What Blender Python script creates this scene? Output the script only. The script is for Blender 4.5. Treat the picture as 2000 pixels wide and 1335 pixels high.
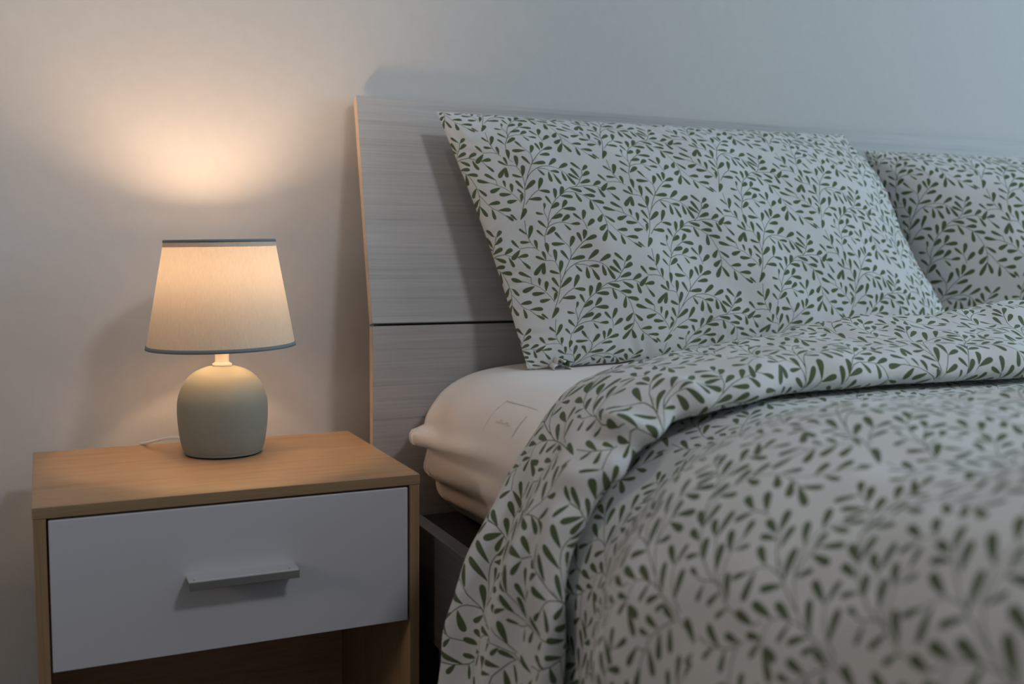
import bpy, bmesh, math
import numpy as np
from mathutils import Vector, Matrix
from mathutils.geometry import delaunay_2d_cdt

for o in list(bpy.data.objects):
    bpy.data.objects.remove(o, do_unlink=True)
sc = bpy.context.scene
COL = sc.collection
Z0 = 0.45            # height of the bedside table top; the builders below count z from that level

# ------------------------------------------------------------------ camera
def look_axes(yaw, pitch, roll):
    f = np.array([math.sin(yaw) * math.cos(pitch), math.cos(yaw) * math.cos(pitch), math.sin(pitch)])
    r = np.cross(f, [0, 0, 1]); r /= np.linalg.norm(r); u = np.cross(r, f)
    c, s = math.cos(roll), math.sin(roll)
    return c * r + s * u, -s * r + c * u, f
cam_d = bpy.data.cameras.new('camera'); cam = bpy.data.objects.new('camera', cam_d); COL.objects.link(cam)
R_, U_, F_ = look_axes(0.4304, -0.0909, 0.008)
mw = Matrix.Identity(4)
for i in range(3):
    mw[i][0], mw[i][1], mw[i][2] = R_[i], U_[i], -F_[i]
mw.translation = Vector((0.0148, -1.1424, 0.2689 + Z0))
cam.matrix_world = mw
cam_d.sensor_width = 36.0; cam_d.lens = 2009.06 / 2000 * 36
cam_d.clip_start = 0.02; cam_d.clip_end = 50
cam_d.dof.use_dof = True; cam_d.dof.focus_distance = 1.30; cam_d.dof.aperture_fstop = 4.2
sc.camera = cam

# ------------------------------------------------------------------ exposure, world, room lights and added fills
sc.view_settings.view_transform = 'Standard'; sc.view_settings.look = 'None'
sc.view_settings.gamma = 1.0; sc.view_settings.use_curve_mapping = False
sc.view_settings.exposure = 0.0
w = bpy.data.worlds.new('world'); sc.world = w; w.use_nodes = True
w.node_tree.nodes['Background'].inputs[0].default_value = (0.6, 0.75, 1.0, 1)
w.node_tree.nodes['Background'].inputs[1].default_value = 0.05
KEY_POWER, KEY_COL = 21.0, (0.92, 0.945, 1.0)
kd = bpy.data.lights.new('ceiling_light', 'AREA'); kd.shape = 'DISK'; kd.size = 0.40
kd.energy = KEY_POWER; kd.color = KEY_COL
key = bpy.data.objects.new('ceiling_light', kd); COL.objects.link(key)
key.location = (1.2, -1.95, 2.16 + Z0)
WIN_POWER, WIN_COL = 30.0, (0.55, 0.81, 1.0)
wd = bpy.data.lights.new('window_daylight', 'AREA'); wd.shape = 'RECTANGLE'; wd.size = 1.2; wd.size_y = 1.3
wd.energy = WIN_POWER; wd.color = WIN_COL
win = bpy.data.objects.new('window_daylight', wd); COL.objects.link(win)
win.location = (3.28, -0.95, 1.0 + Z0); win.rotation_euler = (0, math.radians(90), 0)
def aimed(o, target):
    o.rotation_euler = (Vector(target) - o.location).to_track_quat('-Z', 'Y').to_euler()
# added warm fill spot, no fixture, brightening the wall over the bedside table
sd = bpy.data.lights.new('wall_spot', 'SPOT'); sd.energy = 52.0; sd.color = (1.0, 0.80, 0.66); sd.spot_size = math.radians(42); sd.spot_blend = 1.0; sd.shadow_soft_size = 0.12
spot = bpy.data.objects.new('wall_spot', sd); COL.objects.link(spot); spot.location = (-0.25, -0.75, 2.05 + Z0); aimed(spot, (0.04, 0.38, 0.92 + Z0))
# added warm fill without a fixture, tints the left side of the bed
fd = bpy.data.lights.new('floor_lamp_light', 'AREA'); fd.shape = 'DISK'; fd.size = 0.35; fd.energy = 3.7; fd.color = (1.0, 0.80, 0.64)
fl = bpy.data.objects.new('floor_lamp_light', fd); COL.objects.link(fl); fl.location = (-1.5, -0.50, 0.55 + Z0); aimed(fl, (0.5, -0.2, 0.0 + Z0))
BULB_STRENGTH, BULB_COL = 168.0, (1.0, 0.67, 0.41)

# ------------------------------------------------------------------ materials
def new_mat(name):
    m = bpy.data.materials.new(name); m.use_nodes = True
    nt = m.node_tree; b = nt.nodes['Principled BSDF']
    return m, nt, b
def N(nt, kind, **kw):
    n = nt.nodes.new(kind)
    for k, v in kw.items():
        if k.startswith('i_'):
            key_ = k[2:]; n.inputs[int(key_) if key_.isdigit() else key_].default_value = v
        else:
            setattr(n, k, v)
    return n
def ramp(nt, stops):
    r = nt.nodes.new('ShaderNodeValToRGB'); e = r.color_ramp.elements
    while len(e) < len(stops): e.new(0.5)
    for el, (p, c) in zip(e, stops):
        el.position = p; el.color = (*c, 1)
    return r
def coords(nt, scale, rot=(0, 0, 0)):
    tc = N(nt, 'ShaderNodeTexCoord'); mp = N(nt, 'ShaderNodeMapping'); mp.inputs['Scale'].default_value = scale
    mp.inputs['Rotation'].default_value = rot
    nt.links.new(tc.outputs['Object'], mp.inputs['Vector']); return mp.outputs['Vector']
def bump(nt, b, height, strength, dist):
    bm_ = N(nt, 'ShaderNodeBump'); bm_.inputs['Strength'].default_value = strength; bm_.inputs['Distance'].default_value = dist
    nt.links.new(height, bm_.inputs['Height']); nt.links.new(bm_.outputs['Normal'], b.inputs['Normal'])
def plain(name, col, rough=0.5, metal=0.0, noise=0.0, nscale=200.0, bumpd=0.0, spec=0.5):
    m, nt, b = new_mat(name)
    b.inputs['Base Color'].default_value = (*col, 1); b.inputs['Roughness'].default_value = rough; b.inputs['Metallic'].default_value = metal
    b.inputs['Specular IOR Level'].default_value = spec
    if noise or bumpd:
        n = N(nt, 'ShaderNodeTexNoise', i_Scale=nscale, i_Detail=4.0)
        nt.links.new(coords(nt, (1, 1, 1)), n.inputs['Vector'])
        if noise:
            r = ramp(nt, [(0.3, tuple(c * (1 - noise) for c in col)), (0.7, tuple(min(1, c * (1 + noise)) for c in col))])
            nt.links.new(n.outputs['Fac'], r.inputs['Fac']); nt.links.new(r.outputs['Color'], b.inputs['Base Color'])
        if bumpd: bump(nt, b, n.outputs['Fac'], 0.6, bumpd)
    return m
def wood(name, scale, stops, rough=0.45, fine=6.0, bumpd=0.0002, distort=0.6):
    """grain streaks running along the axis with the small scale"""
    m, nt, b = new_mat(name)
    v = coords(nt, scale)
    n1 = N(nt, 'ShaderNodeTexNoise', i_Scale=1.0, i_Detail=5.0, i_Roughness=0.6, i_Distortion=distort)
    v2 = coords(nt, tuple(s * fine for s in scale))
    n2 = N(nt, 'ShaderNodeTexNoise', i_Scale=1.0, i_Detail=3.0, i_Roughness=0.7)
    nt.links.new(v, n1.inputs['Vector']); nt.links.new(v2, n2.inputs['Vector'])
    mx = N(nt, 'ShaderNodeMix', data_type='FLOAT'); mx.inputs[0].default_value = 0.42
    nt.links.new(n1.outputs['Fac'], mx.inputs[2]); nt.links.new(n2.outputs['Fac'], mx.inputs[3])
    r = ramp(nt, stops); nt.links.new(mx.outputs[0], r.inputs['Fac']); nt.links.new(r.outputs['Color'], b.inputs['Base Color'])
    b.inputs['Roughness'].default_value = rough
    if bumpd: bump(nt, b, n2.outputs['Fac'], 0.5, bumpd)
    return m
def weave_cloth(name, col, rough=0.9, sheen=0.15, bumpd=0.0003, wscale=900.0):
    m, nt, b = new_mat(name)
    b.inputs['Base Color'].default_value = (*col, 1); b.inputs['Roughness'].default_value = rough
    b.inputs['Sheen Weight'].default_value = sheen; b.inputs['Specular IOR Level'].default_value = 0.2
    n = N(nt, 'ShaderNodeTexNoise', i_Scale=wscale, i_Detail=2.0)
    nt.links.new(coords(nt, (1, 1, 1)), n.inputs['Vector']); bump(nt, b, n.outputs['Fac'], 0.5, bumpd)
    return m

MT = {}
MT['wall'] = plain('wall_paint', (0.60, 0.59, 0.58), 0.85, noise=0.015, nscale=60, bumpd=0.0006)
MT['ceiling'] = plain('ceiling_paint', (0.75, 0.75, 0.75), 0.9, noise=0.01, nscale=40)
MT['floor'] = wood('floor_boards', (4, 40, 40), [(0.3, (0.05, 0.04, 0.035)), (0.7, (0.10, 0.08, 0.065))], 0.5)
OAK = [(0.30, (0.270, 0.165, 0.085)), (0.48, (0.390, 0.250, 0.138)), (0.70, (0.450, 0.298, 0.172))]
MT['oak_x'] = wood('oak_laminate_along', (3, 60, 60), OAK, 0.42)
MT['oak_z'] = wood('oak_laminate_upright', (60, 60, 3), OAK, 0.45)
MT['oak_edge'] = wood('oak_edging_along', (3, 130, 130), [(0.3, (0.20, 0.125, 0.065)), (0.7, (0.36, 0.235, 0.125))], 0.5)
MT['oak_edge_z'] = wood('oak_edging_upright', (130, 130, 3), [(0.3, (0.20, 0.125, 0.065)), (0.7, (0.36, 0.235, 0.125))], 0.5)
MT['white'] = plain('white_lacquer', (0.53, 0.52, 0.555), 0.45, noise=0.01, nscale=500, bumpd=0.00005)
MT['alu_top'] = plain('satin_aluminium', (0.60, 0.60, 0.61), 0.5, 0.5, noise=0.03, nscale=300)  # lighter copy of the handle metal, ceiling light put into its colour
MT['alu'] = plain('brushed_aluminium', (0.40, 0.40, 0.41), 0.38, 0.88, noise=0.03, nscale=300)  # same metal, darker: dim room reflection put into its colour
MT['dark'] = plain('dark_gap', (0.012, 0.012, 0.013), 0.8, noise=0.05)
GREY = [(0.27, (0.25, 0.245, 0.24)), (0.42, (0.40, 0.39, 0.385)), (0.60, (0.47, 0.46, 0.45)), (0.75, (0.54, 0.53, 0.515))]
MT['greywood'] = wood('grey_washed_wood', (1.6, 120, 120), GREY, 0.5, fine=4.0, distort=0.25)
MT['greyrail'] = wood('grey_washed_wood_rail', (75, 2.2, 75), [(0.3, (0.055, 0.048, 0.044)), (0.7, (0.11, 0.098, 0.09))], 0.5)  # darker copy of the grey wood, under-bed shade put into its colour
MT['edgeband'] = plain('headboard_edge_band', (0.78, 0.60, 0.45), 0.5, noise=0.03, nscale=40)  # edge band raised in tone, lamplight put into its colour
MT['ceramic'] = plain('matt_sage_ceramic', (0.225, 0.245, 0.22), 0.62, noise=0.015, nscale=300, bumpd=0.00008, spec=0.35)
MT['plastic'] = plain('white_plastic', (0.85, 0.83, 0.81), 0.4, noise=0.01)
MT['felt'] = plain('dark_felt', (0.01, 0.01, 0.01), 0.95, noise=0.1)
MT['trim'] = plain('grey_blue_binding', (0.20, 0.235, 0.245), 0.8, noise=0.05, nscale=900, bumpd=0.0002)
MT['sheet'] = weave_cloth('cream_jersey', (0.84, 0.785, 0.745), 0.95, 0.1, 0.0002)
MT['sheet_mark'] = weave_cloth('care_label_print', (0.70, 0.64, 0.59), 0.95, 0.0)
MT['cotton'] = weave_cloth('white_cotton', (0.655, 0.655, 0.645), 0.9, 0.1, 0.0002)
MT['leaf'] = weave_cloth('green_leaf_print', (0.092, 0.122, 0.062), 0.9, 0.1, 0.0002)
MT['inside'] = weave_cloth('pillow_inner_cotton', (0.60, 0.61, 0.60), 0.9, 0.1, 0.0002)

def shade_material():
    m, nt, b = new_mat('linen_lampshade')
    nt.nodes.remove(b); out = nt.nodes['Material Output']
    n = N(nt, 'ShaderNodeTexNoise', i_Scale=1.0, i_Detail=4.0, i_Roughness=0.7)
    nt.links.new(coords(nt, (500, 500, 90)), n.inputs['Vector'])
    r = ramp(nt, [(0.3, (0.64, 0.54, 0.42)), (0.7, (0.71, 0.61, 0.49))]); nt.links.new(n.outputs['Fac'], r.inputs['Fac'])
    d = N(nt, 'ShaderNodeBsdfDiffuse'); t = N(nt, 'ShaderNodeBsdfTranslucent'); mx = N(nt, 'ShaderNodeMixShader')
    mx.inputs[0].default_value = SHADE_TRANSLUCENCY
    nt.links.new(r.outputs['Color'], d.inputs['Color']); nt.links.new(r.outputs['Color'], t.inputs['Color'])
    nt.links.new(d.outputs[0], mx.inputs[1]); nt.links.new(t.outputs[0], mx.inputs[2]); nt.links.new(mx.outputs[0], out.inputs['Surface'])
    return m
SHADE_TRANSLUCENCY = 0.066
MT['shade'] = shade_material()
def bulb_material():
    m, nt, b = new_mat('lit_bulb_glass')
    b.inputs['Base Color'].default_value = (0.9, 0.85, 0.75, 1)
    b.inputs['Emission Color'].default_value = (*BULB_COL, 1); b.inputs['Emission Strength'].default_value = BULB_STRENGTH
    return m
MT['bulb'] = bulb_material()

# ------------------------------------------------------------------ builders
def link(o, parent=None):
    COL.objects.link(o)
    if parent is not None: o.parent = parent
    return o
def mesh_obj(name, verts, faces, mats, parent=None, smooth=False, mi=None):
    me = bpy.data.meshes.new(name)
    verts = np.asarray(verts, dtype=float)
    me.from_pydata(verts.tolist(), [], [list(map(int, f)) for f in faces])
    for m in (mats if isinstance(mats, (list, tuple)) else [mats]): me.materials.append(m)
    if smooth: me.polygons.foreach_set('use_smooth', [True] * len(me.polygons))
    if mi is not None: me.polygons.foreach_set('material_index', np.asarray(mi, dtype=np.int32))
    me.update()
    return link(bpy.data.objects.new(name, me), parent)
def tri_obj(name, verts, tris, mats, mi, parent=None):
    """fast path for the big cloth meshes"""
    me = bpy.data.meshes.new(name); nv, nf = len(verts), len(tris)
    me.vertices.add(nv); me.vertices.foreach_set('co', np.asarray(verts, np.float32).ravel())
    me.loops.add(nf * 3); me.loops.foreach_set('vertex_index', np.asarray(tris, np.int32).ravel())
    me.polygons.add(nf); me.polygons.foreach_set('loop_start', np.arange(0, nf * 3, 3, dtype=np.int32))
    for m in mats: me.materials.append(m)
    me.polygons.foreach_set('material_index', np.asarray(mi, np.int32))
    me.polygons.foreach_set('use_smooth', np.ones(nf, bool))
    me.update(calc_edges=True); me.validate()
    return link(bpy.data.objects.new(name, me), parent)
def bm_obj(name, bm, mats, parent=None, smooth=False):
    me = bpy.data.meshes.new(name); bm.to_mesh(me); bm.free()
    for m in (mats if isinstance(mats, (list, tuple)) else [mats]): me.materials.append(m)
    if smooth: me.polygons.foreach_set('use_smooth', [True] * len(me.polygons))
    return link(bpy.data.objects.new(name, me), parent)
def box_bm(bm, lo, hi, bev=0.0, mi=0):
    c = [(a + b) / 2 for a, b in zip(lo, hi)]; s = [b - a for a, b in zip(lo, hi)]
    r = bmesh.ops.create_cube(bm, size=1.0, matrix=Matrix.Translation(c) @ Matrix.Diagonal((*s, 1)))
    fs = set(f for v in r['verts'] for f in v.link_faces)
    for f in fs: f.material_index = mi
    if bev:
        es = list(set(e for v in r['verts'] for e in v.link_edges))
        bmesh.ops.bevel(bm, geom=es, offset=bev, segments=2, profile=0.5, affect='EDGES', clamp_overlap=True)
def box(name, lo, hi, mat, parent=None, bev=0.0):
    bm = bmesh.new(); box_bm(bm, lo, hi, bev); return bm_obj(name, bm, mat, parent)
def lathe(name, prof, mat, parent=None, n=64, center=(0, 0), close=False, tilt=None):
    vs, fs = [], []
    for r, z in prof:
        for k in range(n):
            a = 2 * math.pi * k / n; vs.append((center[0] + r * math.cos(a), center[1] + r * math.sin(a), z))
    m = len(prof)
    for i in range(m if close else m - 1):
        for k in range(n):
            i2 = (i + 1) % m
            fs.append((i * n + k, i * n + (k + 1) % n, i2 * n + (k + 1) % n, i2 * n + k))
    return mesh_obj(name, vs, fs, mat, parent, smooth=True)
def tube(name, pts, rad, mat, parent=None, n=12, cap=True):
    pts = np.asarray(pts, float); rad = np.broadcast_to(np.asarray(rad, float), (len(pts),))
    tg = np.gradient(pts, axis=0); tg /= np.linalg.norm(tg, axis=1)[:, None]
    ref = np.array([0, 0, 1.0]) if abs(tg[0][2]) < 0.9 else np.array([1.0, 0, 0])
    vs, fs = [], []
    for p, t, r in zip(pts, tg, rad):
        a = np.cross(t, ref); a /= np.linalg.norm(a); b = np.cross(a, t)
        for k in range(n):
            th = 2 * math.pi * k / n; vs.append(p + r * (math.cos(th) * a + math.sin(th) * b))
    for i in range(len(pts) - 1):
        for k in range(n): fs.append((i * n + k, i * n + (k + 1) % n, (i + 1) * n + (k + 1) % n, (i + 1) * n + k))
    if cap: fs.append(tuple(range(n))[::-1]); fs.append(tuple(range((len(pts) - 1) * n, len(pts) * n)))
    return mesh_obj(name, vs, fs, mat, parent, smooth=True)
def spline(pts, n):
    """Catmull-Rom through pts, n samples, equally spaced by arc length"""
    P = np.asarray(pts, float); P = np.vstack([2 * P[0] - P[1], P, 2 * P[-1] - P[-2]]); out = []
    for i in range(1, len(P) - 2):
        t = np.linspace(0, 1, 40, endpoint=False)[:, None]
        a, b, c, d = P[i - 1], P[i], P[i + 1], P[i + 2]
        out.append(0.5 * ((2 * b) + (-a + c) * t + (2 * a - 5 * b + 4 * c - d) * t ** 2 + (-a + 3 * b - 3 * c + d) * t ** 3))
    out = np.vstack(out + [P[-2][None]])
    s = np.r_[0, np.cumsum(np.linalg.norm(np.diff(out, axis=0), axis=1))]
    q = np.linspace(0, s[-1], n)
    return np.stack([np.interp(q, s, out[:, k]) for k in range(out.shape[1])], 1), s[-1]
def empty(name, loc, label=None, cat=None, group=None):
    o = bpy.data.objects.new(name, None); o.location = loc; o.empty_display_size = 0.05
    link(o); tag(o, label, cat, group); return o
def tag(o, label=None, cat=None, group=None, kind=None):
    for k, v in (('label', label), ('category', cat), ('group', group), ('kind', kind)):
        if v: o[k] = v
    return o
class Noise2:
    """smooth random field made of plane waves"""
    def __init__(self, seed, wl, n=14):
        r = np.random.RandomState(seed); a = r.rand(n) * 2 * np.pi; k = 2 * np.pi / (wl * (0.7 + 0.6 * r.rand(n)))
        self.kx, self.ky, self.ph = k * np.cos(a), k * np.sin(a), r.rand(n) * 2 * np.pi; self.n = n
    def __call__(self, x, y):
        return sum(np.sin(a * x + b * y + c) for a, b, c in zip(self.kx, self.ky, self.ph)) / math.sqrt(self.n / 2)
def smooth01(x, a, b):
    t = np.clip((x - a) / (b - a), 0, 1); return t * t * (3 - 2 * t)

# ------------------------------------------------------------------ leaf print: one repeat of the cloth, traced in millimetric cloth coordinates
LEAF=[(745,1240,630,1095),(768,1255,915,1105),(748,1330,645,1235),(965,1250,1020,1065),(970,1270,1140,1290),
(735,1050,580,1005),(735,1040,750,855),(660,870,645,685),(515,845,465,705),(510,850,365,775),(480,880,375,1045),(495,880,495,1045),
(1150,850,1290,715),(1320,885,1470,790),(1360,935,1420,1100),(1430,970,1565,1155),
(955,920,1070,1025),(1170,945,1320,950),(1135,955,1170,1130),(1215,985,1330,1160),
(858,850,735,700),(885,840,1100,800),(875,650,930,485),(760,545,650,415),(800,600,600,605),
(1020,675,1200,635),(1095,565,1260,495),(1045,585,985,430),(1075,545,1100,395),
(540,740,525,575),(490,480,380,375),(525,460,655,340),(530,350,390,240),
(755,255,870,160),(790,295,890,395),(885,300,1030,295),
(600,220,760,150),(760,65,975,65),(755,50,830,-69),(475,150,350,130),(440,75,305,15),(480,75,485,-20),
(590,1,500,-129),(585,66,705,-24),(650,-89,655,-254),(730,-144,790,-289),(735,-134,940,-129),
(975,-204,1070,-44),(1110,-164,1290,-154),(1210,-89,1230,81),(1230,-79,1425,-44),
(1380,150,1310,275),(1410,165,1565,275),(1430,310,1320,415),(1435,400,1360,590),(1440,410,1560,580),
(1590,405,1750,385),(1640,475,1690,635),(1730,505,1915,510),(1820,590,1963,670),
(1075,-419,900,-519),(1085,-449,950,-619),(1115,-599,960,-719),(1140,-589,1220,-684),(1130,-489,1245,-574),(1080,-359,1240,-424),
(1280,-329,1400,-409),(1480,-269,1630,-294),(1120,-299,1310,-214),(900,-269,1095,-224),(1350,-289,1440,-129),(1540,-204,1670,-84),
(1060,245,925,135),(1075,235,1105,80),(1135,345,1240,230),
(1590,85,1395,35),(1690,41,1515,-54),(1705,31,1780,-79),(1760,165,1610,230),(1835,165,1810,50),(1920,275,1740,275),(1930,250,1925,105),
]
z3=[(1150,615,1070,630),(1180,630,1190,565),(210,650,145,600),(225,680,245,580),(235,710,160,705),(290,770,275,695),(155,750,90,685),(160,765,105,840)]
LEAF+=[tuple((np.array(l)-[83.4,417.2,83.4,417.2])/.5313) for l in z3]
STEM=[[(760,1340),(760,1260),(765,1190),(755,1110),(740,1040),(700,940),(650,870),(590,852),(500,850)],
[(765,1190),(790,1100),(830,1020),(880,960),(950,910),(1030,875),(1120,863),(1210,868),(1300,890),(1370,925),(1440,975)],
[(950,910),(1080,915),(1150,938),(1215,985)],
[(800,1075),(820,990),(870,860),(892,800),(890,740),(880,680),(850,630),(800,580),(755,540)],
[(880,840),(900,790),(970,690),(1060,590),(1110,555)],
[(600,800),(545,750),(520,660),(508,570),(500,480),(520,410),(540,340),(560,285),(600,210),(680,130),(760,60)],
[(540,350),(580,315),(660,280),(750,265),(820,278),(890,298)],
[(548,320),(545,250),(520,190),(485,130),(470,70)],
[(545,250),(555,150),(580,75),(600,10),(650,-70),(720,-130),(770,-180),(820,-229),(900,-279),(1000,-304),(1060,-359),(1085,-429),(1125,-499),(1130,-600)],
[(740,-150),(830,-205),(950,-209),(1030,-185),(1100,-159),(1200,-99),(1250,-69),(1300,0),(1380,130),(1420,230),(1440,330),(1437,400)],
[(1435,260),(1500,320),(1560,390),(1640,460),(1730,515),(1820,590)],
[(1000,-299),(1060,-305),(1150,-324),(1280,-329),(1400,-289),(1490,-264),(1560,-189)],
[(1130,385),(1110,320),(1072,240)],
[(1560,75),(1640,95),(1720,130),(1830,180),(1930,265),(2010,340),(2070,420)],
[(1720,130),(1700,80),(1690,35)],
[(870,1335),(910,1300),(965,1262),(985,1180)]]
STEM.append([tuple((np.array(q)-[83.4,417.2])/.5313) for q in [(305,785),(275,760),(240,715),(205,640),(190,570),(185,540)]])
STEM.append([tuple((np.array(q)-[83.4,417.2])/.5313) for q in [(275,760),(220,752),(158,756)]])
LEAF += [(812, 1407, 1010, 1398), (648, 1705, 535, 1620), (697, 1699, 770, 1540)]
STEM.append([(760, 1330), (745, 1440), (720, 1560), (697, 1700)]); STEM.append([(870, 1335), (815, 1405), (770, 1480)])
_M = np.linalg.inv(np.array([[1160, 35], [-451, -1142]]).T * 7.852)
_o = np.array([760., 1260.])
def _F(p): return (np.asarray(p, float) - _o) @ _M.T
REP_A = _M @ (np.array([246, 57]) * 7.852); REP_B = _M @ (np.array([72, 189]) * 7.852)
LAT = np.array([REP_A, REP_B]).T; LATI = np.linalg.inv(LAT)
def leaf_list():
    L = np.concatenate([_F([l[:2] for l in LEAF]), _F([l[2:] for l in LEAF])], 1); keep = []
    for l in L:
        ok = True
        for k in keep:
            f = LATI @ ((l[:2] + l[2:]) / 2 - (k[:2] + k[2:]) / 2); f -= np.round(f)
            if np.linalg.norm(LAT @ f) < 0.011 and np.linalg.norm((l[2:] - l[:2]) - (k[2:] - k[:2])) < 0.009: ok = False
        if ok: keep.append(l)
    # drop traced leaves that lie on top of another one of the repeat
    out = []
    for l in keep:
        d = l[2:] - l[:2]; pts = l[:2] + d * np.linspace(0.35, 1.0, 8)[:, None]; hit = 0
        for k in out:
            e = k[2:] - k[:2]; n = np.hypot(*e); e = e / n; sh = LAT @ np.round(LATI @ ((l[:2] + l[2:]) / 2 - (k[:2] + k[2:]) / 2))
            q = pts - k[:2] - sh; u = q @ e / n; w_ = np.abs(q @ np.array([-e[1], e[0]]))
            hit = max(hit, int(((u > 0.25) & (u < 1.05) & (w_ < 0.0032)).sum()))
        if hit < 2: out.append(l)
    return out
def club(l):
    d = l[2:] - l[:2]; n = np.hypot(*d); d = d / n; e = np.array([-d[1], d[0]])
    wmax = min(0.175 * n, 0.0034)
    prof = [(0, .12), (.15, .42), (.33, .70), (.52, .92), (.70, 1), (.83, .95), (.92, .74), (.98, .38)]
    a = [l[:2] + d * n * t + e * wmax * w_ for t, w_ in prof]; b = [l[:2] + d * n * t - e * wmax * w_ for t, w_ in prof]
    return a + [l[:2] + d * n] + b[::-1]
def ribbon(P, wid):
    P = _F(P); out = []
    for p, q in zip(P[:-1], P[1:]):
        d = q - p; n = np.hypot(*d); d /= n; e = np.array([-d[1], d[0]]) * wid; p2 = p - d * 0.0002; q2 = q + d * 0.0002
        out.append([p2 + e, q2 + e, q2 - e, p2 - e])
    return out
def build_repeat(step=0.0052):
    polys = [club(l) for l in leaf_list()]
    for s in STEM: polys += ribbon(s, 0.00050)
    V, E, Fc = [], [], []
    def add_poly(P):
        x, y = P[:, 0], P[:, 1]
        if (x * np.roll(y, -1) - y * np.roll(x, -1)).sum() < 0: P = P[::-1]
        b = len(V); V.extend([tuple(map(float, p)) for p in P]); Fc.append(list(range(b, b + len(P))))
    for P in polys:
        P = np.array(P); fr = P @ LATI.T
        base = np.floor(fr.mean(0))
        for i in (-1, 0, 1):
            for j in (-1, 0, 1):
                sh = np.array([i, j]) - base; q = fr + sh
                if q.max(0).min() > -0.001 and (q.min(0) < 1.001).all() and (q.max(0) > -0.001).all(): add_poly(q @ LAT.T)
    # boundary of the repeat, and a jittered interior grid
    na = int(round(np.linalg.norm(REP_A) / step)); nb = int(round(np.linalg.norm(REP_B) / step))
    ring = [(i / na, 0) for i in range(na)] + [(1, j / nb) for j in range(nb)] + [(1 - i / na, 1) for i in range(na)] + [(0, 1 - j / nb) for j in range(nb)]
    b = len(V); V.extend([tuple(map(float, LAT @ np.array(p))) for p in ring])
    E.extend([(b + k, b + (k + 1) % len(ring)) for k in range(len(ring))])
    rs = np.random.RandomState(3)
    for i in range(1, na):
        for j in range(1, nb):
            p = LAT @ (np.array([i / na, j / nb]) + (rs.rand(2) - 0.5) * 0.25 / np.array([na, nb])); V.append((float(p[0]), float(p[1])))
    vo, eo, fo, ov, oe, of = delaunay_2d_cdt([Vector(v) for v in V], E, Fc, 0, 1e-6)
    vo = np.array([(v[0], v[1]) for v in vo]); fo = np.array([f for f in fo if len(f) == 3]); green = np.array([len(x) > 0 for x in of], int)
    fr = vo @ LATI.T; c = fr[fo].mean(1); ok = ((c > 0) & (c < 1)).all(1)
    fo, green = fo[ok], green[ok]
    used = np.unique(fo); mp = -np.ones(len(vo), int); mp[used] = np.arange(len(used))
    return vo[used], mp[fo], green
REP_V, REP_T, REP_G = build_repeat()
def print_patch(lo, hi, origin=(0, 0), rot=0.0, lin=None):
    """triangles of leaf-printed cloth that fill the rectangle lo..hi of cloth coordinates; returns verts, tris, green flag"""
    lo, hi = np.array(lo, float), np.array(hi, float)
    c, s = math.cos(rot), math.sin(rot); Rm = 0.90 * np.array([[c, -s], [s, c]]) if lin is None else np.array(lin); A_ = Rm @ LAT; base = REP_V @ Rm.T + np.array(origin)
    cs = np.array([[lo[0], lo[1]], [hi[0], lo[1]], [lo[0], hi[1]], [hi[0], hi[1]]]) - np.array(origin)
    fr = cs @ np.linalg.inv(A_).T; i0, i1 = np.floor(fr.min(0)).astype(int) - 1, np.ceil(fr.max(0)).astype(int) + 1
    vs, ts, gs, n = [], [], [], 0
    for i in range(i0[0], i1[0] + 1):
        for j in range(i0[1], i1[1] + 1):
            v = base + A_ @ np.array([i, j])
            if (v.max(0) < lo).any() or (v.min(0) > hi).any(): continue
            vs.append(v); ts.append(REP_T + n); gs.append(REP_G); n += len(v)
    v, t, g = np.vstack(vs), np.vstack(ts), np.concatenate(gs)
    cc = np.clip(v, lo, hi)
    key = np.round(cc / 2e-6).astype(np.int64); _, idx, inv = np.unique(key[:, 0] * (1 << 32) + key[:, 1], return_index=True, return_inverse=True)
    v = cc[idx]; t = inv.ravel()[t]
    P = v[t]; area = np.abs((P[:, 1, 0] - P[:, 0, 0]) * (P[:, 2, 1] - P[:, 0, 1]) - (P[:, 2, 0] - P[:, 0, 0]) * (P[:, 1, 1] - P[:, 0, 1]))
    ok = area > 1e-11; t, g = t[ok], g[ok]
    P = v[t]; sg = (P[:, 1, 0] - P[:, 0, 0]) * (P[:, 2, 1] - P[:, 0, 1]) - (P[:, 2, 0] - P[:, 0, 0]) * (P[:, 1, 1] - P[:, 0, 1])
    t[sg < 0] = t[sg < 0][:, ::-1]
    used = np.unique(t); mp = np.zeros(len(v), int); mp[used] = np.arange(len(used))
    return v[used], mp[t], g

PILLOW_ORIGIN = (0.0783, 0.1366)
PILLOW_LIN = ((0.8592, 0.0055), (-0.0979, 0.8644))
FOLD_PTS = [(.405, -.37), (.413, -.28), (.423, -.19), (.435, -.116), (.449, -.065), (.488, .015), (.53, .075), (.58, .102), (.76, .130), (1.075, .158), (1.5, .162), (1.95, .155), (2.04, .125), (2.10, .05), (2.125, -.08), (2.14, -.25), (2.15, -.38)]
FOLD_K = 6
HEM_PTS = [(.405, -.37), (.413, -.22), (.42, -.14), (.43, -.076), (.437, -.020), (.463, .034), (.508, .082), (.548, .107), (.63, .122), (.70, .126), (.88, .128), (1.95, .126), (2.04, .105), (2.10, .035), (2.122, -.08), (2.135, -.25), (2.145, -.38)]
HEM_K = 6
MAIN_PTS = [(.365, -.40), (.37, -.22), (.375, -.10), (.385, -.01), (.41, .055), (.46, .105), (.54, .135), (.65, .148), (.90, .155), (1.4, .155), (1.95, .14), (2.06, .12), (2.13, .05), (2.155, -.08), (2.17, -.25), (2.18, -.38)]
MAIN_K = 5
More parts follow.
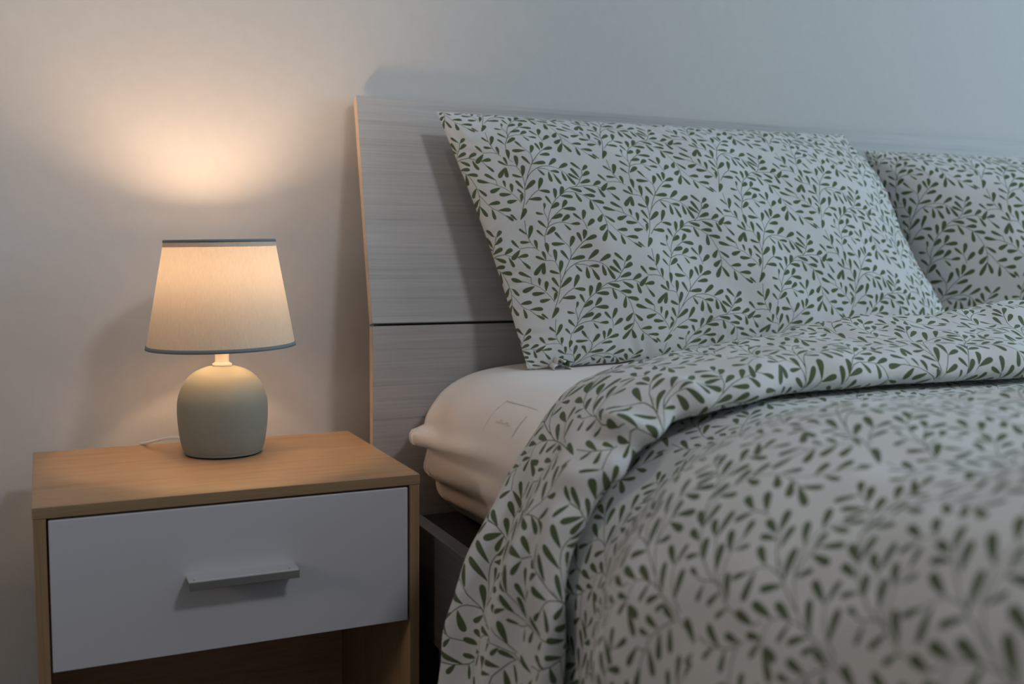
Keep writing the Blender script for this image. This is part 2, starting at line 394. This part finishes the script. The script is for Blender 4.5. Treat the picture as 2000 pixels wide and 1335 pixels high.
NEAR_PTS = [(.30, -.40), (.305, -.22), (.31, -.08), (.32, .02), (.342, .10), (.39, .155), (.48, .188), (.60, .198), (.90, .195), (1.4, .175), (1.95, .15), (2.07, .13), (2.15, .06), (2.18, -.08), (2.20, -.25), (2.21, -.38)]
NEAR_K = 5
def HEM_SHIFT(S): return -0.02 * smooth01(-S, -0.02, 0.08)
def FOLD_SHIFT(S): return 0.0 * S
# ------------------------------------------------------------------ the room
WY = 0.38; ZF = -0.45; ZC = 2.20; XL, XR, YF = -1.9, 3.3, -3.4
tag(box('wall_back', (XL - .1, WY, ZF - .05), (XR + .1, WY + .1, ZC + .05), MT['wall']), kind='structure')
tag(box('wall_left', (XL - .1, YF - .1, ZF - .05), (XL, WY, ZC + .05), MT['wall']), kind='structure')
tag(box('wall_right', (XR, YF - .1, ZF - .05), (XR + .1, WY, ZC + .05), MT['wall']), kind='structure')
tag(box('wall_front', (XL, YF - .1, ZF - .05), (XR, YF, ZC + .05), MT['wall']), kind='structure')
tag(box('floor', (XL, YF, ZF - .05), (XR, WY, ZF), MT['floor']), kind='structure')
tag(box('ceiling', (XL, YF, ZC), (XR, WY, ZC + .05), MT['ceiling']), kind='structure')

# ------------------------------------------------------------------ bedside table
W, D, T = 0.42, 0.314, 0.0123; PT = 0.0128
ns = empty('bedside_table', (W / 2, D / 2, ZF), 'oak laminate bedside table with one white drawer, standing left of the bed', 'bedside table')
def at(o, root):          # keep world placement while parented to an Empty at root.location
    o.location = [-c for c in root.location]; return o
def nbox(name, lo, hi, mat, parent=None, bev=0.0006):
    o = box(name, lo, hi, mat, parent or ns, bev)
    return at(o, ns) if parent is None else o
def slab_with_edge(name, lo, hi, face, edge, front='y'):
    bm = bmesh.new(); box_bm(bm, lo, hi, 0.0007)
    for f in bm.faces:
        f.normal_update()
        if f.normal.y < -0.9: f.material_index = 1
    return at(bm_obj(name, bm, [face, edge], ns), ns)
slab_with_edge('top_panel', (0, 0, -T), (W, D, 0), MT['oak_x'], MT['oak_edge'])
slab_with_edge('side_panel', (0.0005, 0.0006, ZF), (PT, D, -T), MT['oak_z'], MT['oak_edge_z'])
slab_with_edge('side_panel', (W - PT, 0.0006, ZF), (W - 0.0005, D, -T), MT['oak_z'], MT['oak_edge_z'])
nbox('back_panel', (PT, D - 0.006, ZF + .02), (W - PT, D - 0.001, -T), MT['oak_x'])
slab_with_edge('bottom_panel', (PT, 0.004, ZF + 0.03), (W - PT, D - 0.006, ZF + 0.042), MT['oak_x'], MT['oak_edge'])
dw = nbox('drawer', (PT + 0.0022, -0.0005, -0.1767), (W - PT - 0.0028, 0.0145, -T - 0.0025), MT['white'], bev=0.0009)
bm = bmesh.new()
box_bm(bm, (PT + 0.02, 0.0145, -0.165), (PT + 0.032, D - .03, -0.05)); box_bm(bm, (W - PT - 0.032, 0.0145, -0.165), (W - PT - 0.02, D - .03, -0.05))
box_bm(bm, (PT + 0.032, D - .045, -0.165), (W - PT - 0.032, D - .03, -0.05)); box_bm(bm, (PT + 0.02, 0.0145, -0.170), (W - PT - 0.02, D - .03, -0.165))
bm_obj('drawer_box', bm, MT['oak_z'], dw)
bm = bmesh.new()      # the handle: a thin flange on the drawer with a lip turned down in front
hx0, hx1, hz, hp = 0.1500, 0.2690, -0.0900, 0.0225
box_bm(bm, (hx0, -hp, hz - 0.0022), (hx1, -0.0005, hz), 0.0005)
for f_ in bm.faces: f_.material_index = 2
box_bm(bm, (hx0, -hp - 0.0022, hz - 0.0098), (hx1, -hp + 0.0003, hz - 0.0004), 0.0006)
for xx in (hx0 + 0.006, hx1 - 0.010):
    bmesh.ops.create_cone(bm, cap_ends=True, segments=10, radius1=0.0009, radius2=0.0009, depth=0.0006, matrix=Matrix.Translation((xx, -hp + 0.0045, hz + 0.0002)))
bm.faces.ensure_lookup_table()
h = bm_obj('handle', bm, [MT['alu'], MT['dark'], MT['alu_top']], dw); h['label'] = 'brushed aluminium bar handle'

# ------------------------------------------------------------------ table lamp
LX, LY = 0.2265, 0.220
lamp = empty('table_lamp', (LX, LY, 0), 'small lit table lamp with cream shade and rounded sage ceramic base', 'lamp')
def lp(o): return at(o, lamp)
base = [(0.0, 0.002), (0.046, 0.0022), (0.0490, 0.0035), (0.0512, 0.0085), (0.0540, 0.021), (0.0562, 0.039), (0.0571, 0.055), (0.0562, 0.071), (0.0520, 0.085),
        (0.0465, 0.0955), (0.0390, 0.1035), (0.0300, 0.1090), (0.0205, 0.1126), (0.0125, 0.1142), (0.0, 0.1145)]
bp, _ = spline(base, 70); lp(lathe('ceramic_base', bp, MT['ceramic'], lamp, 72, (LX, LY)))
lp(lathe('base_pad', [(0, 0.0001), (0.0465, 0.0001), (0.0470, 0.0012), (0.0465, 0.0026), (0, 0.0026)], MT['felt'], lamp, 48, (LX, LY)))
lp(lathe('neck', [(0, 0.1140), (0.0125, 0.1140), (0.0125, 0.1170), (0.0095, 0.1185), (0.0088, 0.120), (0.0088, 0.165), (0.0115, 0.166), (0.0115, 0.179), (0, 0.179)], MT['plastic'], lamp, 32, (LX, LY)))
RB, RT, ZB_, ZT_ = 0.0932, 0.0688, 0.1395, 0.2765
def tilt(o, k=0.022):      # the shade sits a touch askew on its neck
    for v_ in o.data.vertices: v_.co.z += (v_.co.x - LX) * k
    return o
lp(tilt(lathe('lamp_shade', [(RB, ZB_), (RT, ZT_)], MT['shade'], lamp, 96, (LX, LY))))
def band(name, z, r, hgt, slope):
    t_ = 0.0011; rr = lambda zz: r - (zz - z) * slope
    lp(tilt(lathe(name, [(rr(z) - t_, z), (rr(z) + t_, z), (rr(z + hgt) + t_, z + hgt), (rr(z + hgt) - t_, z + hgt)], MT['trim'], lamp, 96, (LX, LY), close=True)))
sl = (RB - RT) / (ZT_ - ZB_)
band('bottom_trim', ZB_ - 0.0005, RB, 0.0048, sl); band('top_trim', ZT_ - 0.0026, RT + 0.0026 * sl, 0.0032, sl)
lp(tilt(lathe('shade_hem', [(RT + 0.0085 * sl + 0.0004, ZT_ - 0.0085), (RT + 0.0026 * sl + 0.0004, ZT_ - 0.0026)], MT['shade'], lamp, 96, (LX, LY))))
BZ = 0.006
lp(lathe('bulb_housing', [(r_, z_ + BZ) for r_, z_ in [(0.0, 0.1725), (0.0110, 0.1728), (0.0130, 0.186), (0.0190, 0.197), (0.0235, 0.2050), (0.0235, 0.2058), (0.0, 0.2058)]], MT['plastic'], lamp, 28, (LX, LY)))  # unseen collar, added to cut the bulb's downward light
bulb_prof, _ = spline([(r_, z_ + BZ) for r_, z_ in [(0.0233, 0.2060), (0.0242, 0.212), (0.0232, 0.221), (0.0185, 0.2300), (0.0100, 0.2350), (0.0, 0.2362)]], 14)
lp(lathe('bulb', bulb_prof, MT['bulb'], lamp, 24, (LX, LY)))
for k in range(3):
    a = 2 * math.pi * k / 3 + 0.5; rs_ = RB - (0.175 - ZB_) * sl
    p0 = np.array([LX + 0.0115 * math.cos(a), LY + 0.0115 * math.sin(a), 0.172]); p1 = np.array([LX + (rs_ - .001) * math.cos(a), LY + (rs_ - .001) * math.sin(a), 0.175])
    lp(tube('shade_spoke', [p0, (p0 + p1) / 2, p1], 0.0011, MT['plastic'], lamp, 8))
cp, _ = spline([(LX - 0.046, LY + 0.016, 0.017), (LX - 0.054, LY + 0.022, 0.0195), (LX - 0.066, LY + 0.036, 0.0175), (LX - 0.080, LY + 0.062, 0.010), (LX - 0.090, LY + 0.090, 0.0023), (LX - 0.096, LY + 0.104, -0.004), (LX - 0.097, LY + 0.112, -0.05), (LX - 0.097, LY + 0.118, -0.25), (LX - 0.10, LY + 0.12, -0.42)], 60)
lp(tube('power_cord', cp, 0.0019, MT['plastic'], lamp, 10))

# ------------------------------------------------------------------ bed frame
bed = empty('double_bed', (1.27, -0.7, ZF), 'double bed with grey-washed wood headboard in two panels and low side rails', 'bed')
def bd(o): return at(o, bed)
HX0, HX1 = 0.446, 2.105; HT = 0.015
def hb_panel(name, y0, z0, y1, z1):
    p0, p1 = np.array([y0, z0]), np.array([y1, z1]); d = (p1 - p0) / np.linalg.norm(p1 - p0); n_ = np.array([d[1], -d[0]])   # n_ points to the wall
    q = [p0, p1, p1 + n_ * HT, p0 + n_ * HT]
    bm = bmesh.new(); vs = [[bm.verts.new((x, a, b)) for a, b in q] for x in (HX0, HX1)]
    bm.faces.new(vs[0]); bm.faces.new(vs[1][::-1])
    for k in range(4): bm.faces.new((vs[0][k], vs[1][k], vs[1][(k + 1) % 4], vs[0][(k + 1) % 4]))
    bmesh.ops.recalc_face_normals(bm, faces=bm.faces)
    for f in bm.faces: f.material_index = 1 if abs(f.normal.x) > 0.9 else 0
    bmesh.ops.bevel(bm, geom=list(bm.edges), offset=0.0006, segments=2, profile=0.5, affect='EDGES')
    return bd(bm_obj(name, bm, [MT['greywood'], MT['edgeband']], bed))
hb_panel('headboard_panel', 0.2765, 0.1600, 0.3535, 0.4910)
hb_panel('headboard_panel', 0.2765, -0.330, 0.2765, 0.1555)
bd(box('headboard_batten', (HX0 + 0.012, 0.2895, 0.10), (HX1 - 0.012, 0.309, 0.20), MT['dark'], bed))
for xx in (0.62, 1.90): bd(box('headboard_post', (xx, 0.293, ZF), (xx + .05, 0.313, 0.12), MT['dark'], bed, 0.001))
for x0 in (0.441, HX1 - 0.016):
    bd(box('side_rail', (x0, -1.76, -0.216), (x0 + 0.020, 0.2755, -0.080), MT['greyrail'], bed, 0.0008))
bd(box('foot_rail', (0.462, -1.76, -0.216), (HX1 - 0.017, -1.74, -0.080), MT['greywood'], bed, 0.0008))
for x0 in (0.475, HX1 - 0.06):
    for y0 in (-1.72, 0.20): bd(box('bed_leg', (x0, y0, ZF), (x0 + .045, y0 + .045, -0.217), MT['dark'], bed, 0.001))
bd(box('bed_base', (0.4625, -1.739, -0.140), (HX1 - 0.0175, 0.2745, -0.127), MT['dark'], bed))  # black board, its colour stands in for shade in the gap beside the mattress

# ------------------------------------------------------------------ mattress with its fitted sheet
mat_root = empty('mattress', (1.27, -0.72, -0.126), 'mattress in a stretchy cream fitted sheet on the bed, bare in front of the pillow', 'mattress')
MP = [(1.27, -0.125), (0.80, -0.125), (0.60, -0.1245), (0.566, -0.118), (0.545, -0.100), (0.525, -0.075), (0.512, -0.040), (0.506, -0.005), (0.508, 0.022), (0.518, 0.047), (0.536, 0.069), (0.566, 0.086), (0.607, 0.0955), (0.68, 0.099), (0.9, 0.1005), (1.27, 0.101)]
NK = 400
mc, ml = spline(MP, NK)
nzm = Noise2(5, 0.16); nzf = Noise2(6, 0.035)
def sheet_disp(y, z, fade):
    """ridges of gathered jersey running from the head corner along the side, dying out towards the foot"""
    run = np.clip((0.24 - y) / 0.40, 0, 1)
    am = np.exp(-((run - 0.08) / 0.55) ** 2)
    zz = z - 0.012 * run + 0.004 * np.sin(run * 7)
    dz = zz - 0.003; snout = np.exp(-((y - 0.232) / 0.045) ** 2)
    ridge = np.exp(-np.abs((dz + 0.001 * snout) / (np.where(dz > 0, 0.014, 0.0085) * (1 - snout) + 0.0125 * snout)) ** (2 + 3 * snout))
    d = (0.011 * am + 0.0125 * snout) * ridge * smooth01(0.262 - y, 0.012, 0.036) - 0.005 * np.exp(-((zz + 0.020) / 0.008) ** 2) * am
    d += 0.0075 * np.exp(-((zz + 0.043) / 0.011) ** 2) * am - 0.006 * np.exp(-((zz + 0.066) / 0.008) ** 2) * am + 0.003 * np.exp(-((zz + 0.085) / 0.009) ** 2) * am
    d += 0.0022 * np.sin((zz * 1.2 - 0.5 * y) * 330) * np.exp(-((y - 0.205) / 0.035) ** 2) * np.exp(-((zz + 0.055) / 0.022) ** 2)
    d += 0.003 * np.sin(y * 60 + 1.0) * np.exp(-((zz - 0.03) / 0.02) ** 2) * am * smooth01(y, 0.0, 0.2)
    return d * fade * smooth01(0.262 - y, -0.01, 0.04)
def mattress_point(k, y, mirror, extra=0.0):
    """k: index along half profile (float array), y: along the bed"""
    c = np.stack([np.interp(k, np.arange(NK), mc[:, i]) for i in (0, 1)], -1)
    tg = np.gradient(mc, axis=0); tg /= np.linalg.norm(tg, axis=1)[:, None]
    tt = np.stack([np.interp(k, np.arange(NK), tg[:, i]) for i in (0, 1)], -1); nn = np.stack([tt[..., 1] * -1, tt[..., 0]], -1)   # outward for this winding
    e = np.minimum(np.clip((0.268 - y) / 0.055, 0, 1), np.clip((y + 1.70) / 0.055, 0, 1)); inset = 0.05 * (1 - np.sqrt(np.clip(1 - (1 - e) ** 2, 0, 1)))
    d = sheet_disp(y, c[..., 1], 1.0) + 0.0012 * nzm(y, k * 0.9 / NK) + extra
    side = np.abs(nn[..., 0]); top = np.clip(nn[..., 1], 0, 1)
    p = c + nn * (d - inset * (0.35 + 0.65 * side))[..., None]
    return np.stack([p[..., 0], y, p[..., 1]], -1)
ys = np.unique(np.concatenate([0.268 - 0.055 * (1 - np.cos(np.linspace(0, np.pi / 2, 24))), np.linspace(0.213, -0.40, 190), np.linspace(-0.40, -1.645, 40), -1.70 + 0.055 * (1 - np.cos(np.linspace(0, np.pi / 2, 8)))]))[::-1]
K, Y = np.meshgrid(np.arange(float(NK)), ys, indexing='xy')
PL = mattress_point(K, Y, False)
PR = PL.copy(); PR[..., 0] = 2 * 1.27 - PR[..., 0]
loop = np.concatenate([PL, PR[:, ::-1][:, 1:-1]], 1); ny, nk = loop.shape[:2]
idx = np.arange(ny * nk).reshape(ny, nk); fs = []
for i in range(ny - 1):
    a, b = idx[i], idx[i + 1]; fs += list(zip(a, np.roll(a, -1), np.roll(b, -1), b))
fs.append(tuple(idx[0][::-1])); fs.append(tuple(idx[-1]))
sheet = at(mesh_obj('fitted_sheet', loop.reshape(-1, 3), fs, MT['sheet'], mat_root, True), mat_root)
bm = bmesh.new(); bm.from_mesh(sheet.data); bmesh.ops.recalc_face_normals(bm, faces=bm.faces); bm.to_mesh(sheet.data); bm.free()
# the care label showing through the sheet
def patch(name, k0, k1, y0, y1, off):
    Kp, Yp = np.meshgrid(np.linspace(k0, k1, 4), np.linspace(y0, y1, 4)); P = mattress_point(Kp, Yp, False, off).reshape(-1, 3)
    return P, [(r * 4 + c, r * 4 + c + 1, r * 4 + c + 5, r * 4 + c + 4) for r in range(3) for c in range(3)]
vs, fs = [], []
kk = lambda x, z: float(np.argmin((mc[:, 0] - x) ** 2 + (mc[:, 1] - z) ** 2))
k_lo, k_hi = kk(0.506, 0.044), kk(0.548, 0.081)
for (a, b, y0, y1) in [(0.30, 0.34, 0.010, -0.004), (0.36, 0.40, 0.001, -0.006), (0.30, 0.34, -0.008, -0.018), (0.34, 0.38, -0.018, -0.026), (0.30, 0.33, -0.026, -0.034), (0.10, 0.70, -0.052, -0.055), (0.0, 0.98, 0.034, 0.0325), (0.96, 0.99, 0.034, -0.058)]:
    P, f = patch('m', k_lo + (k_hi - k_lo) * a, k_lo + (k_hi - k_lo) * b, y0, y1, 0.0005); n0 = len(vs); vs += P.tolist(); fs += [tuple(n0 + q for q in ff) for ff in f]
cl = at(mesh_obj('care_label', vs, fs, MT['sheet_mark'], mat_root, True), mat_root); cl['label'] = 'faint care label showing through the sheet'

# ------------------------------------------------------------------ pillows
def pillow(name, TL, TR, BL, BR, Wf, Hf, Tf, Tb, seed, origin, label, rot=0.0, lin=None, right_bulge=0.0):
    TL, TR, BL, BR = (np.array(v, float) for v in (TL, TR, BL, BR))
    nrm = np.cross(TR - TL, BL - TL); nrm /= np.linalg.norm(nrm)
    if nrm[1] > 0: nrm = -nrm                 # towards the room
    n1, n2, n3 = Noise2(seed, 0.22), Noise2(seed + 1, 0.05), Noise2(seed + 2, 0.10)
    tab = {}
    def pos(U, V, side, raw=False):
        p, q = U / Wf, V / Hf
        if not raw:          # the cloth is not stretched: equal lengths of print along the swelling of the pillow
            p = np.interp(p, tab['u'], np.linspace(0, 1, 201)); q = np.interp(q, tab['v'], np.linspace(0, 1, 201)); U, V = p * Wf, q * Hf
        a, b = 2 * p - 1, 2 * q - 1
        pp = p + 0.010 * np.sin(np.pi * q) * (1 - 2 * p) + right_bulge * p ** 3 * np.exp(-((q - 0.76) / 0.20) ** 2) * np.clip((1 - q) * 8, 0, 1); qq = q + 0.012 * np.sin(np.pi * p) * (1 - 2 * q)
        base = (BL * (1 - pp)[:, None] + BR * pp[:, None]) * (1 - qq)[:, None] + (TL * (1 - pp)[:, None] + TR * pp[:, None]) * qq[:, None]
        ea = np.clip(1 - np.abs(a) ** 2.4, 0, 1); eb = np.clip(1 - np.abs(b) ** 2.4, 0, 1)
        h = (ea ** 0.62) * (eb ** 0.62)
        edge = np.exp(-np.minimum(np.minimum(p, 1 - p) * Wf, np.minimum(q, 1 - q) * Hf) / 0.035) * np.clip(h * 6, 0, 1)
        # gathers radiating from the seams
        wr = 0.0022 * np.sin(V * 150 + 3 * n3(U, V)) * np.exp(-np.minimum(U, Wf - U) / 0.03) + 0.0018 * np.sin(U * 120 + 3 * n3(U, V)) * np.exp(-np.minimum(V, Hf - V) / 0.03)
        wr = wr * np.clip(h * 5, 0, 1)
        if side > 0:
            d = Tf * h * (1 + 0.035 * n1(U, V)) + 0.0010 * n3(U, V) * np.clip(h * 3, 0, 1) + wr
            # the lower part slumps forward
            d = d * (1.08 - 0.25 * (q - 0.4))
            return base + nrm * d[:, None]
        return base - nrm * (Tb * h)[:, None]
    g_ = np.linspace(0, 1, 201)
    for key_, P_ in (('u', pos(g_ * Wf, g_ * 0 + 0.5 * Hf, 1, True)), ('v', pos(g_ * 0 + 0.5 * Wf, g_ * Hf, 1, True))):
        s_ = np.r_[0, np.cumsum(np.linalg.norm(np.diff(P_, axis=0), axis=1))]; tab[key_] = s_ / s_[-1]; tab['L' + key_] = s_[-1]
    v, t, g = print_patch((0, 0), (Wf, Hf), origin, rot, lin)
    front = pos(v[:, 0], v[:, 1], 1)
    e1 = front[t[0]]; 
    nx, nz = 90, 50
    gu, gv = np.meshgrid(np.linspace(0, Wf, nx), np.linspace(0, Hf, nz)); back = pos(gu.ravel(), gv.ravel(), -1)
    gi = np.arange(nx * nz).reshape(nz, nx) + len(front)
    bt = np.concatenate([np.stack([gi[:-1, :-1], gi[1:, :-1], gi[1:, 1:]], -1).reshape(-1, 3), np.stack([gi[:-1, :-1], gi[1:, 1:], gi[:-1, 1:]], -1).reshape(-1, 3)])
    V_ = np.vstack([front, back]); 
    fn = np.cross(front[t[:, 1]] - front[t[:, 0]], front[t[:, 2]] - front[t[:, 0]]).sum(0)
    if fn @ nrm < 0: t = t[:, ::-1]
    bn = np.cross(V_[bt[:, 1]] - V_[bt[:, 0]], V_[bt[:, 2]] - V_[bt[:, 0]]).sum(0)
    if bn @ nrm > 0: bt = bt[:, ::-1]
    o = tri_obj(name, V_, np.vstack([t, bt]), [MT['cotton'], MT['leaf']], np.concatenate([g, np.zeros(len(bt), int)]))
    tag(o, label, 'pillow', 'leaf-print pillows against the headboard'); return o, pos
PILL, ppos = pillow('pillow', (0.553, 0.302, 0.468), (1.317, 0.295, 0.474), (0.640, 0.165, 0.098), (1.49, 0.165, 0.108), 0.84, 0.44, 0.080, 0.045, 11, PILLOW_ORIGIN,
                    'leaf-print pillow nearest the bedside table, its ruffled lower corner on the bare sheet', lin=PILLOW_LIN, right_bulge=0.035); 
pillow('pillow', (1.388, 0.318, 0.452), (2.06, 0.30, 0.462), (1.500, 0.262, 0.108), (2.14, 0.19, 0.110), 0.74, 0.44, 0.150, 0.020, 31, (0.03, 0.09),
       'leaf-print pillow farther from the lamp, behind the edge of the other pillow')
# the opening of the pillowcase curls out at the lower corner
rv, rf = [], []
c0 = ppos(np.array([0.052]), np.array([0.010]), 1)[0] + np.array([0, -0.003, -0.004])
na2, nd2 = 26, 5
for j in range(nd2):
    f = j / (nd2 - 1)
    for i in range(na2):
        th = math.pi * (1.06 - 1.30 * i / (na2 - 1)); rr_ = (0.0085 + 0.0022 * math.sin(i * 0.9)) * (1 + 0.25 * f)
        rv.append(c0 + np.array([rr_ * math.cos(th) + 0.004 * (i / na2), -0.016 * f - 0.003 * math.sin(i * 0.7) * f, 0.004 + rr_ * 1.05 * math.sin(th) - 0.003 * f]))
for j in range(nd2 - 1):
    for i in range(na2 - 1): rf.append((j * na2 + i, j * na2 + i + 1, (j + 1) * na2 + i + 1, (j + 1) * na2 + i))
rz = mesh_obj('pillowcase_opening', rv, rf, [MT['cotton'], MT['leaf']], PILL, True, [1 if 13 < f[0] % na2 < 19 else 0 for f in rf])
sm_ = rz.modifiers.new('thick', 'SOLIDIFY'); sm_.thickness = 0.0014

# ------------------------------------------------------------------ duvet
class Curve:
    """drape profile in x-z, unit speed, s = 0 at the shoulder of the mattress, s < 0 down the side"""
    def __init__(self, pts, corner):
        self.c, L = spline(pts, 900); self.s = np.linspace(0, L, 900)
        k = np.argmin(np.hypot(self.c[:, 0] - corner[0], self.c[:, 1] - corner[1])); self.s = self.s - self.s[k]
        tg = np.gradient(self.c, axis=0); tg /= np.linalg.norm(tg, axis=1)[:, None]; self.n = np.stack([-tg[:, 1], tg[:, 0]], 1)
    def __call__(self, s):
        return np.stack([np.interp(s, self.s, self.c[:, i]) for i in (0, 1)], -1), np.stack([np.interp(s, self.s, self.n[:, i]) for i in (0, 1)], -1)
C_FOLD = Curve(FOLD_PTS, FOLD_PTS[FOLD_K]); C_HEM = Curve(HEM_PTS, HEM_PTS[HEM_K]); C_MAIN = Curve(MAIN_PTS, MAIN_PTS[MAIN_K]); C_NEAR = Curve(NEAR_PTS, NEAR_PTS[NEAR_K])
S0, S1 = -0.46, 1.98
na_, nb_, nc_ = Noise2(41, 0.20), Noise2(42, 0.07), Noise2(43, 0.45)
def drape(cv, s, y, h):
    p, n = cv(s); q = p + n * h[:, None]; return np.stack([q[:, 0], y, q[:, 1]], 1), n
# profile of the turned-back end in (y, h): hem underside -> hem roll -> top -> rounded fold -> underside
def flap_profile():
    yh, yf = -0.355, -0.17
    pts = [(yh + 0.075, 0.001), (yh + 0.035, 0.001), (yh + 0.012, 0.002), (yh + 0.001, 0.009), (yh + 0.000, 0.018), (yh + 0.008, 0.029), (yh + 0.028, 0.036), (yh + 0.07, 0.040),
           (yf - 0.06, 0.042), (yf - 0.025, 0.041), (yf - 0.007, 0.034), (yf, 0.022), (yf - 0.005, 0.008), (yf - 0.022, 0.001), (yf - 0.06, 0.0005), (yf - 0.10, 0.0005)]
    return spline(pts, 500)
FP, FL = flap_profile(); FS = np.linspace(0, FL, 500)
def flap_pos(S, V):
    y = np.interp(V, FS, FP[:, 0]); h = np.interp(V, FS, FP[:, 1])
    pf, nf = C_FOLD(S); ph, nh = C_HEM(S)
    w_ = smooth01(y, -0.355, -0.17)
    p = pf * w_[:, None] + ph * (1 - w_)[:, None]; n = nf * w_[:, None] + nh * (1 - w_)[:, None]; n /= np.linalg.norm(n, axis=1)[:, None]
    up = smooth01(h, 0.004, 0.03); hemw = np.exp(-((y + 0.35) / 0.035) ** 2)
    h = h * (1 + 0.06 * na_(S * .7, y)) + up * 0.0010 * nb_(S, y)
    # gathers where the hem turns over the shoulder of the mattress
    g = np.exp(-((S - 0.01) / 0.075) ** 2) * hemw
    h = h + g * up * (0.0075 * np.sin(S * 115 + 0.8) + 0.004 * np.sin(S * 201)) 
    y = y + hemw * (0.006 * na_(S * 1.3 + 2, 0 * S)) + g * 0.006 * np.sin(S * 115 + 2) + HEM_SHIFT(S) * (1 - w_) + FOLD_SHIFT(S) * w_
    # long soft pleats on the hanging side
    side = smooth01(-S, 0.02, 0.16)
    h = h + side * up * (0.008 * np.sin(y * 62 + 1.1 + 2.0 * S) + 0.003 * np.sin(y * 140 + S * 6))
    q = p + n * h[:, None]
    return np.stack([q[:, 0], y, q[:, 1]], 1)
v, t, g = print_patch((S0, 0), (S1, FL), (0.02, 0.05), 0.35)
P = flap_pos(v[:, 0], v[:, 1])
fn = np.cross(P[t[:, 1]] - P[t[:, 0]], P[t[:, 2]] - P[t[:, 0]])
mid = (np.abs(v[t].mean(1)[:, 1] - FL / 2) < 0.03) & (v[t].mean(1)[:, 0] > 0.3)
if fn[mid][:, 2].sum() < 0: t = t[:, ::-1]

YE = -1.78
def main_pos(S, y):
    ph, nh = C_HEM(S); pm, nm = C_MAIN(S); pn, nn_ = C_NEAR(S)
    w2 = (smooth01(-y, 0.50, 1.00) * (1 - smooth01(-y, 1.25, 1.7)))[:, None]; pm = pm * (1 - w2) + pn * w2; nm = nm * (1 - w2) + nn_ * w2
    w_ = smooth01(-y, 0.365, 0.53)
    p = ph * (1 - w_)[:, None] + pm * w_[:, None]; n = nh * (1 - w_)[:, None] + nm * w_[:, None]; n /= np.linalg.norm(n, axis=1)[:, None]
    h = -0.002 + w_ * (0.0035 * na_(S * 0.9 + 3, y * 0.9) + 0.006 * nc_(S, y) + 0.0008 * nb_(S, y))
    h = h - 0.013 * np.exp(-((S - 0.01) / 0.07) ** 2) * (1 - w_) - 0.002 * (1 - w_)
    side = smooth01(-S, 0.03, 0.2); h = h + side * w_ * 0.008 * np.sin(y * 33 + S * 3 + 0.6)
    foot = smooth01(-y, 1.60, 1.78); q = p + n * h[:, None]
    z = q[:, 1] - foot * 0.02
    return np.stack([q[:, 0], y, z], 1)
mv, mt, mg = print_patch((S0, YE), (S1, -0.275), (0.05, -0.3), 0.12)
MPs = main_pos(mv[:, 0], mv[:, 1])
fn = np.cross(MPs[mt[:, 1]] - MPs[mt[:, 0]], MPs[mt[:, 2]] - MPs[mt[:, 0]])
if fn[mv[mt].mean(1)[:, 0] > 0.3][:, 2].sum() < 0: mt = mt[:, ::-1]
duvet = tri_obj('duvet', MPs, mt, [MT['cotton'], MT['leaf']], mg)
tag(duvet, 'puffy white duvet with green leaf sprigs, its top end folded back', 'duvet')
flap = tri_obj('turned_back_end', P, t, [MT['cotton'], MT['leaf']], g, duvet)

# ------------------------------------------------------------------ everything above counts z from the table top: stand it on the floor
for o in bpy.data.objects:
    if o.parent is None and o.type in {'MESH', 'EMPTY'}:
        o.location.z += Z0
